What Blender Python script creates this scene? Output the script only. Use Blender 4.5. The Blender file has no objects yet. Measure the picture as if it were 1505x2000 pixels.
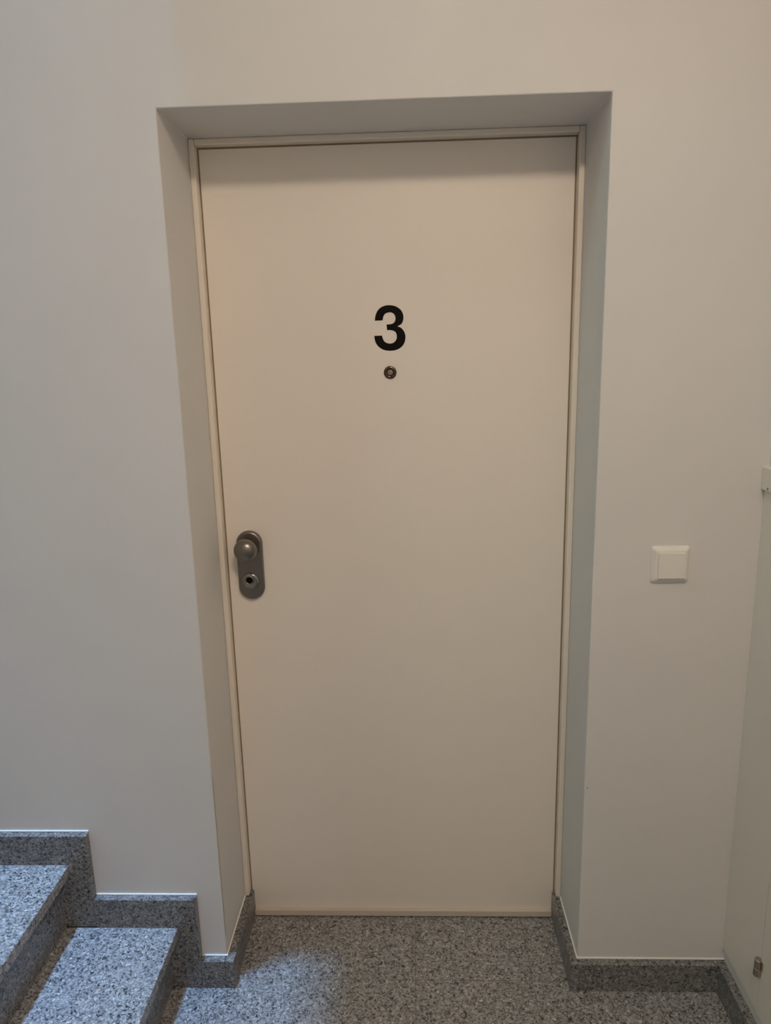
import bpy, bmesh, math, random
from mathutils import Matrix, Vector
random.seed(3)
C = bpy.context.scene.collection
S = bpy.context.scene
PI = math.pi

# ------------------------------------------------------------------ camera
cam_d = bpy.data.cameras.new('camera'); cam = bpy.data.objects.new('camera', cam_d); C.objects.link(cam)
cam_d.sensor_fit = 'HORIZONTAL'; cam_d.sensor_width = 36.0
cam_d.lens = 1403.5 / 1505 * 36.0
cam_d.clip_start = 0.02
R = ((0.99917779, -0.03738636, 0.01568482), (0.03311823, 0.97579579, 0.21616144), (-0.02338667, -0.21546425, 0.97623164))
cam.matrix_world = Matrix(((R[0][0], R[0][2], -R[0][1], 0.50289),
                           (R[1][0], R[1][2], -R[1][1], -1.5691),
                           (R[2][0], R[2][2], -R[2][1], 1.60839),
                           (0, 0, 0, 1)))
S.camera = cam

# ------------------------------------------------------------------ world, lights, exposure
S.view_settings.view_transform = 'Standard'; S.view_settings.look = 'None'
S.view_settings.gamma = 1.0; S.view_settings.use_curve_mapping = False
S.view_settings.exposure = 0.0
w = bpy.data.worlds.new('world'); S.world = w; w.use_nodes = True
w.node_tree.nodes['Background'].inputs[0].default_value = (0.75, 0.87, 1.0, 1)
w.node_tree.nodes['Background'].inputs[1].default_value = 0.02
LAMP_POS = (0.76, -1.62, 2.745)
LAMP_COL = (1.0, 0.79, 0.615)
LAMP_STR = 79.0

def area(name, loc, aim, sx, sy, spread, col, watts):
    l = bpy.data.lights.new(name, 'AREA'); l.shape = 'RECTANGLE'; l.size = sx; l.size_y = sy
    l.color = col; l.energy = watts; l.spread = math.radians(spread)
    o = bpy.data.objects.new(name, l); C.objects.link(o); o.location = loc
    o.rotation_euler = (Vector(aim) - Vector(loc)).to_track_quat('-Z', 'Y').to_euler()
    return o
# daylight falling down the stairwell from the small roof light; plus an added fill light in front of an added window
area('skylight_daylight', (-0.47, -0.25, 8.62), (-0.47, -0.25, 0), 0.32, 0.22, 30, (0.30, 0.57, 1.0), 20.0)
area('stairwell_fill', (-2.93, -1.35, 4.4), (-0.3, -0.4, 1.5), 1.0, 1.5, 180, (0.74, 1.0, 0.93), 26)

# ------------------------------------------------------------------ materials
def new_mat(name):
    m = bpy.data.materials.new(name); m.use_nodes = True
    return m, m.node_tree.nodes, m.node_tree.links, m.node_tree.nodes['Principled BSDF']
def plaster(name, col, bump=0.06, scale=220, rough=0.75, var=0.02):
    m, n, l, b = new_mat(name)
    tc = n.new('ShaderNodeTexCoord')
    nz = n.new('ShaderNodeTexNoise'); nz.inputs['Scale'].default_value = scale; nz.inputs['Detail'].default_value = 3
    l.new(tc.outputs['Object'], nz.inputs['Vector'])
    bp = n.new('ShaderNodeBump'); bp.inputs['Strength'].default_value = bump; bp.inputs['Distance'].default_value = 0.002
    l.new(nz.outputs['Fac'], bp.inputs['Height']); l.new(bp.outputs['Normal'], b.inputs['Normal'])
    n2 = n.new('ShaderNodeTexNoise'); n2.inputs['Scale'].default_value = 2.5; n2.inputs['Detail'].default_value = 4
    l.new(tc.outputs['Object'], n2.inputs['Vector'])
    r = n.new('ShaderNodeValToRGB')
    r.color_ramp.elements[0].color = tuple(c * (1 - var) for c in col) + (1,)
    r.color_ramp.elements[1].color = tuple(min(1, c * (1 + var)) for c in col) + (1,)
    r.color_ramp.elements[0].position = .3; r.color_ramp.elements[1].position = .7
    l.new(n2.outputs['Fac'], r.inputs[0]); l.new(r.outputs[0], b.inputs['Base Color'])
    b.inputs['Roughness'].default_value = rough; b.inputs['Specular IOR Level'].default_value = 0.35
    return m
def plain(name, col, rough=0.4, metal=0.0, spec=0.5, bump=0, bscale=400):
    m, n, l, b = new_mat(name)
    b.inputs['Roughness'].default_value = rough; b.inputs['Metallic'].default_value = metal
    b.inputs['Specular IOR Level'].default_value = spec
    tc = n.new('ShaderNodeTexCoord'); nz = n.new('ShaderNodeTexNoise'); nz.inputs['Scale'].default_value = bscale
    l.new(tc.outputs['Object'], nz.inputs['Vector'])
    r = n.new('ShaderNodeValToRGB')
    r.color_ramp.elements[0].color = tuple(c * .97 for c in col) + (1,)
    r.color_ramp.elements[1].color = tuple(min(1, c * 1.03) for c in col) + (1,)
    l.new(nz.outputs['Fac'], r.inputs[0]); l.new(r.outputs[0], b.inputs['Base Color'])
    if bump:
        bp = n.new('ShaderNodeBump'); bp.inputs['Strength'].default_value = bump; bp.inputs['Distance'].default_value = .001
        l.new(nz.outputs['Fac'], bp.inputs['Height']); l.new(bp.outputs['Normal'], b.inputs['Normal'])
    return m
def granite(name, joints=None, rough=0.32, bright=1.0):
    m, n, l, b = new_mat(name)
    tc = n.new('ShaderNodeTexCoord')
    nz = n.new('ShaderNodeTexNoise'); nz.inputs['Scale'].default_value = 90; nz.inputs['Detail'].default_value = 2
    mx = n.new('ShaderNodeMixRGB'); mx.blend_type = 'LINEAR_LIGHT'; mx.inputs[0].default_value = 0.006
    l.new(tc.outputs['Object'], nz.inputs['Vector']); l.new(tc.outputs['Object'], mx.inputs[1]); l.new(nz.outputs['Color'], mx.inputs[2])
    v = n.new('ShaderNodeTexVoronoi'); v.inputs['Scale'].default_value = 270
    l.new(mx.outputs[0], v.inputs['Vector'])
    sep = n.new('ShaderNodeSeparateColor'); l.new(v.outputs['Color'], sep.inputs[0])
    v2 = n.new('ShaderNodeTexVoronoi'); v2.inputs['Scale'].default_value = 150
    l.new(mx.outputs[0], v2.inputs['Vector'])
    sep2 = n.new('ShaderNodeSeparateColor'); l.new(v2.outputs['Color'], sep2.inputs[0])
    r = n.new('ShaderNodeValToRGB'); r.color_ramp.interpolation = 'CONSTANT'
    cs = [(0.0, (.035, .035, .038)), (.16, (.12, .12, .125)), (.30, (.24, .235, .23)), (.55, (.34, .335, .33)), (.78, (.46, .455, .445)), (.93, (.62, .615, .60))]
    while len(r.color_ramp.elements) < len(cs): r.color_ramp.elements.new(.5)
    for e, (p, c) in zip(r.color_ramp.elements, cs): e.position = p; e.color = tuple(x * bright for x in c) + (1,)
    av = n.new('ShaderNodeMath'); av.operation = 'MULTIPLY_ADD'; av.inputs[1].default_value = 0.72
    m2 = n.new('ShaderNodeMath'); m2.operation = 'MULTIPLY'; m2.inputs[1].default_value = 0.28
    l.new(sep2.outputs[0], m2.inputs[0]); l.new(sep.outputs[0], av.inputs[0]); l.new(m2.outputs[0], av.inputs[2])
    l.new(av.outputs[0], r.inputs[0])
    out = r.outputs[0]
    if joints:
        sx = n.new('ShaderNodeSeparateXYZ'); l.new(tc.outputs['Object'], sx.inputs[0])
        ds = []
        for ax, (o0, p) in enumerate(joints):
            a = n.new('ShaderNodeMath'); a.operation = 'SUBTRACT'; a.inputs[1].default_value = o0
            l.new(sx.outputs[ax], a.inputs[0])
            pp = n.new('ShaderNodeMath'); pp.operation = 'PINGPONG'; pp.inputs[1].default_value = p / 2
            l.new(a.outputs[0], pp.inputs[0]); ds.append(pp)
        mn = n.new('ShaderNodeMath'); mn.operation = 'MINIMUM'
        l.new(ds[0].outputs[0], mn.inputs[0]); l.new(ds[1].outputs[0], mn.inputs[1])
        lt = n.new('ShaderNodeMath'); lt.operation = 'LESS_THAN'; lt.inputs[1].default_value = 0.0016
        l.new(mn.outputs[0], lt.inputs[0])
        fc = n.new('ShaderNodeMath'); fc.operation = 'MULTIPLY'; fc.inputs[1].default_value = 0.5
        l.new(lt.outputs[0], fc.inputs[0])
        jm = n.new('ShaderNodeMixRGB'); l.new(fc.outputs[0], jm.inputs[0]); l.new(out, jm.inputs[1])
        jm.inputs[2].default_value = (.12, .11, .10, 1)
        out = jm.outputs[0]
    l.new(out, b.inputs['Base Color'])
    b.inputs['Roughness'].default_value = rough; b.inputs['Specular IOR Level'].default_value = 0.5
    return m
M_wall = plaster('white_wall_paint', (.74, .73, .71))
M_ceil = plaster('ceiling_paint', (.78, .77, .75))
M_door = plain('cream_door_lacquer', (.91, .845, .76), rough=.42, spec=.4, bump=.03, bscale=300)
M_frame = plain('cream_frame_lacquer', (.87, .80, .70), rough=.35, spec=.45)
M_dark = plain('brown_gap_shade_and_screw', (.30, .22, .145), rough=.8, spec=.2)  # shade of the leaf gap as a colour; backing and screw share it
M_granite_shaded = granite('grey_granite_shaded', bright=.72)  # same stone as the floor, darkened to carry the shade on upright faces
M_tread = granite('grey_granite_tread', bright=1.1)  # same stone again, lightened for the daylight on the treads
M_floor = granite('grey_granite_floor', joints=((0.187, 0.305), (0.010, 0.305)))
M_strip = plain('aluminium_strip', (.66, .58, .50), rough=.4)
M_caulk = plain('white_sealant', (.85, .84, .81), rough=.45)
M_steel = plain('dull_anodised_metal', (.26, .235, .215), rough=.34, metal=1.0, bump=.02, bscale=900)
M_cyl = plain('lock_metal', (.33, .31, .29), rough=.25, metal=1.0)
M_black = plain('black_vinyl', (.006, .004, .003), rough=.6, spec=.12)
M_hole = plain('black_hole', (.004, .004, .004), rough=.7, spec=.1)
M_switch = plain('white_switch_plastic', (.83, .80, .74), rough=.28, spec=.5)
M_cab = plain('white_cabinet_lacquer', (.82, .77, .69), rough=.4, spec=.45)
M_chrome = plain('nickel_hinge_metal', (.48, .42, .36), rough=.18, metal=1.0)
M_brass = plain('peephole_metal', (.14, .09, .065), rough=.2, metal=1.0)
M_lens = plain('peephole_glass', (.26, .20, .15), rough=.08, spec=.9)
M_gap = plain('shaded_joint_plastic', (.34, .28, .22), rough=.7, spec=.2)
M_crack = plain('dark_paint_crack', (.16, .12, .09), rough=.9, spec=.1)
M_glow, n_, l_, b_ = new_mat('lamp_glass')
b_.inputs['Base Color'].default_value = (.9, .88, .84, 1)
b_.inputs['Emission Color'].default_value = LAMP_COL + (1,); b_.inputs['Emission Strength'].default_value = LAMP_STR
M_pane, n_, l_, b_ = new_mat('added_window_glass')
b_.inputs['Base Color'].default_value = (.8, .88, .95, 1); b_.inputs['Roughness'].default_value = .1
b_.inputs['Transmission Weight'].default_value = 1.0

# ------------------------------------------------------------------ helpers
def empty(name, loc, label=None, cat=None, kind=None):
    o = bpy.data.objects.new(name, None); C.objects.link(o); o.location = loc; o.empty_display_size = .05
    if label: o['label'] = label
    if cat: o['category'] = cat
    if kind: o['kind'] = kind
    return o
def obj(name, bm, mat, parent=None, kind=None, bevel=0, seg=2, smooth=False, label=None, cat=None):
    bmesh.ops.recalc_face_normals(bm, faces=bm.faces)
    me = bpy.data.meshes.new(name)
    if parent is not None:
        top = parent
        while top.parent is not None: top = top.parent
        bmesh.ops.translate(bm, vec=-top.location, verts=bm.verts)
    bm.to_mesh(me); bm.free()
    me.materials.append(mat)
    o = bpy.data.objects.new(name, me); C.objects.link(o)
    if parent is not None: o.parent = parent
    if smooth:
        for p in me.polygons: p.use_smooth = True
    if bevel:
        md = o.modifiers.new('bevel', 'BEVEL'); md.width = bevel; md.segments = seg; md.limit_method = 'ANGLE'
        md.angle_limit = math.radians(35)
    if kind: o['kind'] = kind
    if label: o['label'] = label
    if cat: o['category'] = cat
    return o
def box(bm, x0, x1, y0, y1, z0, z1):
    v = [bm.verts.new((x, y, z)) for z in (z0, z1) for x, y in ((x0, y0), (x1, y0), (x1, y1), (x0, y1))]
    for f in ((3, 2, 1, 0), (4, 5, 6, 7), (0, 1, 5, 4), (1, 2, 6, 5), (2, 3, 7, 6), (3, 0, 4, 7)):
        bm.faces.new([v[i] for i in f])
    return bm
def B(*a):
    return box(bmesh.new(), *a)
def prism(bm, pts, axis, a, b):
    """extrude a 2-D outline along an axis; pts are the other two coordinates in xyz order"""
    def P(p, t):
        q = list(p); q.insert(axis, t); return q
    va = [bm.verts.new(P(p, a)) for p in pts]; vb = [bm.verts.new(P(p, b)) for p in pts]
    bm.faces.new(va); bm.faces.new(vb[::-1])
    for i in range(len(pts)):
        j = (i + 1) % len(pts); bm.faces.new((va[i], vb[i], vb[j], va[j]))
    return bm
def lathe(bm, prof, cen, axis='-y', n=48):
    """prof = [(radius, distance along axis)], first and last closed"""
    rings = []
    for r, t in prof:
        ring = []
        for i in range(n):
            a = 2 * PI * i / n; u, v = r * math.cos(a), r * math.sin(a)
            p = {'-y': (u, -t, v), 'z': (u, v, t), '-x': (-t, u, v)}[axis]
            ring.append(bm.verts.new((cen[0] + p[0], cen[1] + p[1], cen[2] + p[2])))
        rings.append(ring)
    for a, b in zip(rings, rings[1:]):
        for i in range(n): bm.faces.new((a[i], a[(i + 1) % n], b[(i + 1) % n], b[i]))
    bm.faces.new(rings[0]); bm.faces.new(rings[-1][::-1])
    return bm
def rrect(cx, cz, w, h, r, n=8):
    out = []
    for sx, sz, a0 in ((1, 1, 0), (-1, 1, 90), (-1, -1, 180), (1, -1, 270)):
        for i in range(n + 1):
            a = math.radians(a0 + 90 * i / n)
            out.append((cx + sx * (w / 2 - r) + r * math.cos(a), cz + sz * (h / 2 - r) + r * math.sin(a)))
    return out
def loft(bm, rings):
    vs = [[bm.verts.new(p) for p in r] for r in rings]
    n = len(vs[0])
    for a, b in zip(vs, vs[1:]):
        for i in range(n): bm.faces.new((a[i], a[(i + 1) % n], b[(i + 1) % n], b[i]))
    bm.faces.new(vs[0]); bm.faces.new(vs[-1][::-1])
    return bm

# ------------------------------------------------------------------ dimensions (metres)
OW, OT, RD = 0.908, 2.10, 0.211        # opening width, top, depth to door frame
LY = 0.236                             # front of the door leaf
HS, TS = 0.0815, 0.0205                # skirting height and thickness
XR = 1.277                             # right wall
CZ = 2.82                              # ceiling
CE = 0.005                              # edge of the ceiling over the stair opening
YB = -3.0                              # wall behind the photographer
XL = -3.0                              # far end of stairwell
TOP = 8.7
RISE, GO = 0.184, 0.2614
NX = -0.114                            # first nosing

# ------------------------------------------------------------------ shell
bm = bmesh.new()
prism(bm, [(XL, -.3), (0, -.3), (0, OT), (OW, OT), (OW, -.3), (XR + .2, -.3), (XR + .2, TOP + .1), (XL, TOP + .1)], 1, 0, .40)
wall_front = obj('wall_back', bm, M_wall, kind='structure', bevel=.0025)
obj('wall_right', B(XR, XR + .2, YB, 0, -.3, TOP + .1), M_wall, kind='structure')
obj('wall_front', B(XL, XR + .2, YB - .2, YB, -.3, TOP + .1), M_wall, kind='structure')
bm = bmesh.new()   # far stairwell wall with an opening for the added window
for a in ((YB, -1.9, -.3, TOP + .1), (-.8, 0, -.3, TOP + .1), (-1.9, -.8, -.3, 3.6), (-1.9, -.8, 5.2, TOP + .1)):
    box(bm, XL - .2, XL, *a)
obj('wall_left', bm, M_wall, kind='structure')
obj('floor', B(XL, XR, YB, LY + .02, -.15, 0), M_floor, kind='structure')
bm = bmesh.new(); box(bm, CE, XR, YB, 0, CZ, CZ + .22)
obj('ceiling_landing', bm, M_ceil, kind='structure').name = 'ceiling'
bm = bmesh.new()
for a in ((XL, -.65, YB, 0), (-.29, XR, YB, 0), (-.65, -.29, YB, -.47), (-.65, -.29, -.13, 0)):
    box(bm, *a, TOP, TOP + .15)
obj('ceiling_stairwell', bm, M_ceil, kind='structure').name = 'ceiling.001'
wn = empty('added_window_1', (XL - .1, -1.35, 3.6), kind='structure')  # unseen window, added to go with the stairwell fill light
bm = bmesh.new()
for a in ((-1.9, -1.84, 3.6, 5.2), (-.86, -.8, 3.6, 5.2), (-1.84, -.86, 3.6, 3.66), (-1.84, -.86, 5.14, 5.2)):
    box(bm, XL - .13, XL - .07, *a)
obj('added_window_frame', bm, M_cab, wn)
obj('added_window_pane', B(XL - .105, XL - .095, -1.84, -.86, 3.66, 5.14), M_pane, wn)

# paint crack down the left corner of the recess, and small chips
def strip(name, pts, wdt, axis, mat, th=.0006):
    """thin raised line on a wall face: pts (3-D), width across, thickness outward"""
    bm = bmesh.new()
    for (p, q), k in zip(zip(pts, pts[1:]), range(99)):
        t = wdt * (1 if 0 < k < len(pts) - 2 else .6)
        if axis == 0:
            prism(bm, [(p[1] - t / 2, p[2]), (p[1] + t / 2, p[2]), (q[1] + t / 2, q[2]), (q[1] - t / 2, q[2])], 0, p[0] - .001, p[0] + th)
        else:
            prism(bm, [(p[0] - t / 2, p[2]), (p[0] + t / 2, p[2]), (q[0] + t / 2, q[2]), (q[0] - t / 2, q[2])], 1, p[1] - th, p[1] + .001)
    return obj(name, bm, mat, wall_front)
zz = [.60 - i * .02 for i in range(24)]
strip('paint_crack', [(0, .0045 + random.uniform(-.001, .001), z) for z in zz], .0011, 0, M_crack)
strip('paint_chip', [(0, .098, .286), (0, .099, .282)], .004, 0, M_caulk)
strip('paint_chip', [(OW + .0035, 0, .596), (OW + .003, 0, .590)], .003, 1, M_caulk)
strip('paint_chip', [(OW + .006, 0, .568), (OW + .009, 0, .573)], .002, 1, M_crack)

# ------------------------------------------------------------------ skirting boards of granite
def mitred(name, pieces, beads):
    root = pieces()
    return root
# left: return inside the recess + short front piece + stepped stringer above the stairs
bm = bmesh.new()
LRX = .0225
prism(bm, [(-.0003, -TS), (LRX, -TS), (LRX, LY), (-.0003, LY), (-.0003, 0)], 2, 0, HS)      # recess return (L at corner)
A1 = -.0636; A2 = A1 - GO; A3 = A2 - GO; A4 = A3 - GO
g = .0006
box(bm, A1 + g, -.0009, -TS, 0, 0, HS)
def step_piece(xr, k):   # vertical riser part and horizontal run above tread k
    zt = k * RISE
    box(bm, xr - GO + g, xr, -TS, 0, zt - .002, zt + HS)                 # strip over the tread
    box(bm, xr - .085, xr, -TS, 0, zt - RISE + (0 if k == 1 else .002), zt - .0026)   # plate beside the riser
for k, xr in enumerate((A1, A2, A3, A4), 1): step_piece(xr, k)
bl = obj('baseboard_left', bm, M_granite_shaded, kind='structure', bevel=.0008, seg=1)
bm = bmesh.new()
cb, ch = .0035, .0035
for k, xr in enumerate((A1, A2, A3, A4), 1):
    box(bm, xr - GO, xr, -cb, .001, k * RISE + HS, k * RISE + HS + ch)
box(bm, A1, 0, -cb, .001, HS, HS + ch)
box(bm, -.001, cb, -cb, RD, HS, HS + ch)
obj('sealant_bead', bm, M_caulk, bl, bevel=.001, label='white sealant line above the stone skirting')
bm = bmesh.new()
prism(bm, [(OW, 0), (XR, 0), (XR, YB), (XR - TS, YB), (XR - TS, -TS), (OW - TS, -TS), (OW - TS, LY), (OW, LY)], 2, 0, HS)
br = obj('baseboard_right', bm, M_granite_shaded, kind='structure', bevel=.0008, seg=1)
bm = bmesh.new()
box(bm, OW - cb, OW + .001, -cb, RD, HS, HS + ch)
box(bm, OW, XR, -cb, .001, HS, HS + ch)
obj('sealant_bead', bm, M_caulk, br, bevel=.001, label='white sealant line above the stone skirting')

# ------------------------------------------------------------------ staircase
st = empty('staircase', (NX, -.6, 0), 'grey granite stairs rising left along the wall beside the door', 'stairs')
YS0, YS1 = -1.22, -TS
for k in range(1, 6):
    nx = NX - (k - 1) * GO
    zt = k * RISE
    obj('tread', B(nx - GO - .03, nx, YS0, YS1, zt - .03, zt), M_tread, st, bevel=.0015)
    obj('riser', B(nx - .05, nx - .028, YS0 + .005, YS1, zt - RISE + (.0 if k == 1 else .0005), zt - .0305), M_granite_shaded, st)
bm = bmesh.new()
pts = [(NX - .0505, 0)]
for k in range(1, 6):
    x = NX - .0505 - (k - 1) * GO
    pts += [(x, k * RISE - .031)] + ([(x - GO, k * RISE - .031)])
pts.append((pts[-1][0], 0))
prism(bm, pts, 1, YS0 + .02, YS1 - .0005)
obj('stair_core', bm, M_ceil, st, label='plastered concrete underside of the stairs')

# ------------------------------------------------------------------ door
door = empty('door_1', (OW / 2, LY, 0), kind='structure')
door['label'] = 'cream apartment door with black number 3 in a deep recess'
FW = .0135
bm = bmesh.new()      # frame: outer rim, inner rebate
def frame_ring(bm, w0, w1, y0, y1, z0):
    box(bm, w0, w1, y0, y1, z0, OT - w0)
    box(bm, OW - w1, OW - w0, y0, y1, z0, OT - w0)
    box(bm, w1, OW - w1, y0, y1, OT - w1, OT - w0)
for s in (0,):
    box(bm, 0, FW, RD, LY + .03, HS, OT)
    box(bm, OW - FW, OW, RD, LY + .03, HS, OT)
    box(bm, FW, OW - FW, RD, LY + .03, OT - FW, OT)
obj('door_frame', bm, M_frame, door, bevel=.003, seg=3)
bm = bmesh.new()      # brown strip in the gap around the leaf, gap shade put into its colour
t = .0042
for a in ((FW, FW + t, .004, OT - FW), (OW - FW - t, OW - FW, .004, OT - FW), (FW + t, OW - FW - t, OT - FW - t, OT - FW)):
    box(bm, a[0], a[1], LY + .0015, LY + .03, a[2], a[3])
obj('gap_shade_strip', bm, M_dark, door)
LX0, LX1, LT = FW + .0032, OW - FW - .0032, OT - FW - .0035
bm = bmesh.new(); box(bm, LX0, LX1, LY, LY + .05, .004, LT)
leaf = obj('door_leaf', bm, M_door, door, bevel=.0015)
obj('weather_strip', B(LRX + .0005, OW - TS - .0005, LY - .012, LY, .0035, .022), M_strip, door, bevel=.0012, label='pale metal strip along the foot of the door')
obj('gap_filler', B(0, OW, LY + .051, LY + .06, 0, OT), M_dark, door)

# the number 3
raw = [(-37.3,18.6,1),(-35.4,30.1),(-30.4,41.4),(-21.7,49.4),(-11.0,53.4),(-0.5,54.0),(11.3,52.0),(21.8,46.4),(28.9,38.6),(32.2,28.4),(31.5,18.2),(27.0,9.3),(17.6,4.2,1),(26.8,-0.3),(33.3,-8.8),(36.4,-19.2),(35.2,-30.8),(30.1,-41.0),(21.3,-48.6),(10.5,-52.5),(-2.8,-53.5),(-16.1,-51.4),(-26.0,-46.2),(-33.8,-38.2),(-38.2,-27.7),(-39.5,-17.1,1),(-20.9,-16.9,1),(-18.2,-25.6),(-13.0,-32.9),(-3.1,-36.3),(6.9,-34.6),(13.7,-27.7),(15.4,-20.0),(13.7,-11.5),(8.1,-6.3),(0.2,-4.4),(-8.1,-4.4,1),(-9.0,9.2,1),(-1.5,9.3),(6.5,11.1),(11.7,16.7),(12.9,24.4),(10.3,32.1),(4.4,36.5),(-2.2,37.4),(-10.1,35.2),(-15.5,29.6),(-18.5,18.8,1)]
def smooth_outline(raw, sub=5):
    n = len(raw); out = []
    for i in range(n):
        p1, p2 = raw[i], raw[(i + 1) % n]
        p0 = raw[i - 1] if len(p1) < 3 else (2 * p1[0] - p2[0], 2 * p1[1] - p2[1])
        p3 = raw[(i + 2) % n] if len(p2) < 3 else (2 * p2[0] - p1[0], 2 * p2[1] - p1[1])
        if len(p1) > 2 and len(p2) > 2:
            out.append(p1[:2]); continue
        for s in range(sub):
            t = s / sub
            out.append(tuple(.5 * (2 * p1[k] + (p2[k] - p0[k]) * t + (2 * p0[k] - 5 * p1[k] + 4 * p2[k] - p3[k]) * t * t
                                   + (3 * p1[k] - p0[k] - 3 * p2[k] + p3[k]) * t ** 3) for k in (0, 1)))
    return out
pts = [(.4562 + x / 1000, 1.668 + z / 1000) for x, z in smooth_outline(raw)]
from mathutils.geometry import tessellate_polygon
bm = bmesh.new()
va = [bm.verts.new((x, LY - .0006, z)) for x, z in pts]; vb = [bm.verts.new((x, LY + .001, z)) for x, z in pts]
for t3 in tessellate_polygon([[Vector((x, z, 0)) for x, z in pts]]):
    bm.faces.new([va[i] for i in t3]); bm.faces.new([vb[i] for i in t3][::-1])
for i in range(len(pts)):
    j = (i + 1) % len(pts); bm.faces.new((va[i], vb[i], vb[j], va[j]))
obj('door_number', bm, M_black, door, label='black digit 3')

# peephole
PX, PZ = .4535, 1.562
pe = obj('peephole', lathe(bmesh.new(), [(.0158, 0), (.0158, .0012), (.0148, .0026), (.0128, .0036), (.0100, .0036), (.0082, .0024), (.0078, .0012), (.0001, .0012)], (PX, LY, PZ)), M_brass, door, smooth=True, label='small round brown metal spyhole')
obj('peephole_lens', lathe(bmesh.new(), [(.0072, .0012), (.0070, .0028), (.0056, .0034), (.0050, .0028), (.0044, .0034), (.0025, .0048), (.0001, .0054)], (PX, LY, PZ), n=32), M_lens, pe, smooth=True)

# security plate with knob and keyhole
HX, HZ = .0765, 1.0735
def stad(w, h, y, n=24):
    r = w / 2
    p = []
    for a0, sz in ((0, 1), (180, -1)):
        for i in range(n + 1):
            a = math.radians(a0 + 180 * i / n)
            p.append((HX + r * math.cos(a), y, HZ + sz * (h / 2 - r) + r * math.sin(a)))
    return p
PW, PH = .068, .186
pl = obj('handle_plate', loft(bmesh.new(), [stad(PW, PH, LY), stad(PW, PH, LY - .007), stad(PW - .002, PH - .002, LY - .0098), stad(PW - .006, PH - .006, LY - .0118), stad(PW - .012, PH - .012, LY - .0126)]), M_steel, door, smooth=True, label='brushed metal security plate with rounded ends')
pl.data.polygons[len(pl.data.polygons) - 1].use_smooth = False
KZ = HZ + PH / 2 - PW / 2 - .0060
kx = HX
prof = [(.0165, .010), (.0150, .016), (.0120, .022), (.0118, .028), (.0160, .033), (.0218, .037), (.0262, .042), (.0288, .048), (.0295, .054)]
prof += [(.0295 * math.cos(a), .054 + .021 * math.sin(a)) for a in [i * PI / 2 / 10 for i in range(1, 10)]] + [(.0004, .075)]
obj('door_knob', lathe(bmesh.new(), prof, (kx, LY, KZ), n=64), M_steel, pl, smooth=True, label='round brushed metal knob')
CX_, CZ_ = HX - .001, HZ - .041
cy = obj('lock_rosette', lathe(bmesh.new(), [(.0235, .0115), (.0225, .0150), (.0200, .0178), (.0172, .0188), (.0145, .0180), (.0001, .0172)], (CX_, LY, CZ_)), M_cyl, pl, smooth=True, label='round protective cover of the lock')
cy2 = obj('lock_cylinder', lathe(bmesh.new(), [(.0118, .0160), (.0118, .0196), (.0108, .0206), (.0093, .0204), (.0089, .0184), (.0001, .0184)], (CX_ - .0015, LY, CZ_ + .004), n=40), M_cyl, pl, smooth=True)
obj('keyhole', lathe(bmesh.new(), [(.0088, .0180), (.0088, .0190), (.0001, .0190)], (CX_ - .0015, LY, CZ_ + .004), n=32), M_hole, cy2)

# ------------------------------------------------------------------ light switch
sw = empty('light_switch', (1.077, 0, 1.132), 'white square light switch on the wall right of the door', 'light switch')
def rr(w, y, r, dz=0, h=None): return [(x, y, z) for x, z in rrect(1.077, 1.132 + dz, w, h or w, r)]
obj('switch_frame', loft(bmesh.new(), [rr(.085, 0, .007), rr(.085, -.0022, .007), rr(.0815, -.0050, .0065), rr(.0700, -.0102, .0035), rr(.0650, -.0112, .002), rr(.0600, -.0112, .001)]), M_switch, sw)
bm = bmesh.new()
loft(bm, [[(x, -.0095, z) for x, z in rrect(1.077, 1.132, .0605, .0605, .0015)], [(x, -.0110, z) for x, z in rrect(1.077, 1.132, .0605, .0605, .0015)]])
obj('switch_gap', bm, M_gap, sw)
bm = bmesh.new()
q = rrect(1.077, 1.132, .0585, .0585, .0015); q2 = rrect(1.077, 1.132, .0565, .0565, .0015)
loft(bm, [[(x, -.0100, z) for x, z in q], [(x, -.0145 - (1.16 - z) * .035, z) for x, z in q], [(x, -.0150 - (1.16 - z) * .035, z) for x, z in q2]])
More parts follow.
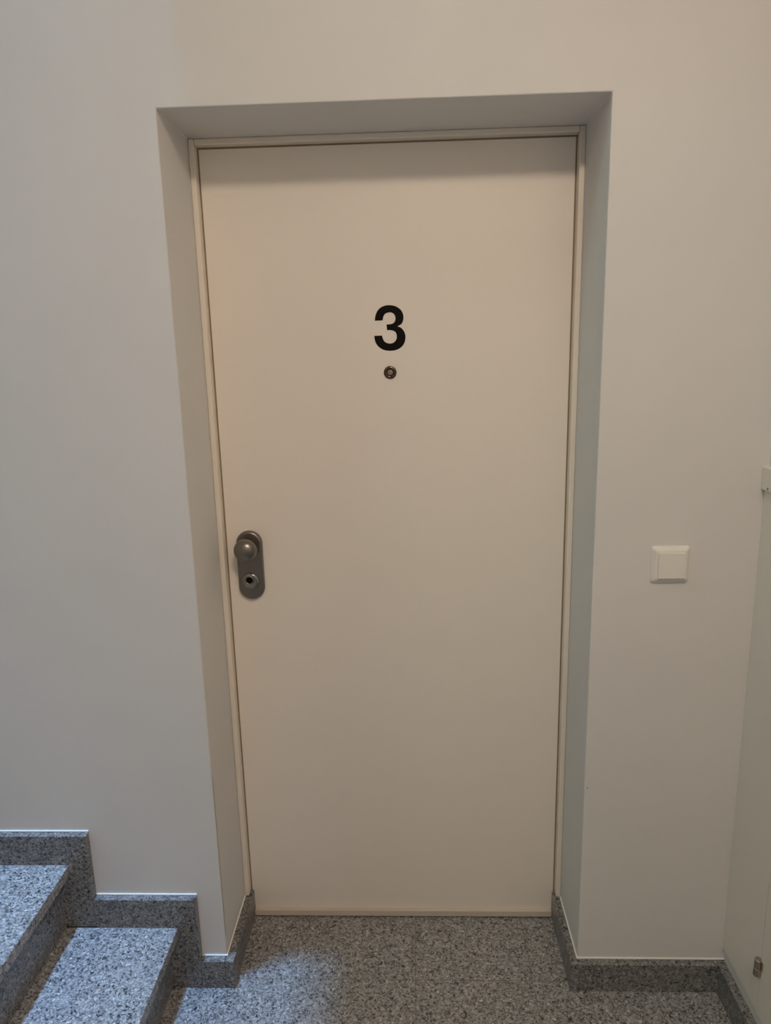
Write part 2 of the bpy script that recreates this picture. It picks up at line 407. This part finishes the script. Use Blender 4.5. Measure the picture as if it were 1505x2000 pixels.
obj('switch_rocker', bm, M_switch, sw)

# ------------------------------------------------------------------ utility cabinet on the right wall
cab = empty('utility_cabinet', (XR, -.5, .118), 'flush white utility cupboard with nickel hinge on the right wall', 'cupboard')
YD = -.181
X1 = XR - .006
obj('cabinet_frame', B(X1, XR, YD + .0015, 0, .118, 1.297), M_cab, cab, bevel=.0012)
obj('cabinet_door', B(X1 - .001, XR, -.95, YD - .0015, .118, 1.297), M_cab, cab, bevel=.0012)
obj('cabinet_frame', B(X1, XR, -1.12, -.953, .118, 1.297), M_cab, cab, bevel=.0012)
hd = obj('cabinet_header', B(XR - .014, XR, -1.12, 0, 1.299, 1.351), M_cab, cab, bevel=.003)
obj('screw', lathe(bmesh.new(), [(.0028, .012), (.0028, .0148), (.0001, .0150)], (XR, -.031, 1.306), axis='-x', n=20), M_dark, hd)
bm = bmesh.new()
for z0, z1 in ((.2155, .2365), (.2375, .2585)):
    prism_prof = [(.0078, z0), (.0085, z0 + .0012), (.0085, z1 - .0012), (.0078, z1)]
    lathe(bm, prism_prof, (X1 - .006, YD, 0), axis='z', n=28)
box(bm, X1 - .003, X1, YD + .001, YD + .014, .2165, .2365)
box(bm, X1 - .004, X1 - .001, YD - .013, YD - .001, .2375, .2575)
obj('hinge', bm, M_chrome, cab, bevel=.0008, label='small nickel hinge')

# ------------------------------------------------------------------ ceiling lamp (above and in front, outside the picture)
lamp = empty('ceiling_lamp', (LAMP_POS[0], LAMP_POS[1], CZ), 'round white glass ceiling lamp above the landing', 'ceiling lamp')
lx, ly, lz = LAMP_POS
obj('lamp_base', lathe(bmesh.new(), [(.12, CZ - .02), (.12, CZ)], (lx, ly, 0), axis='z'), M_cab, lamp)
obj('lamp_shade', lathe(bmesh.new(), [(.0005, CZ - .115)] + [(.145 * math.sin(a), CZ - .025 - .09 * math.cos(a)) for a in [i * PI / 2 / 8 for i in range(1, 9)]] + [(.12, CZ - .0205)], (lx, ly, 0), axis='z'), M_glow, lamp, smooth=True)
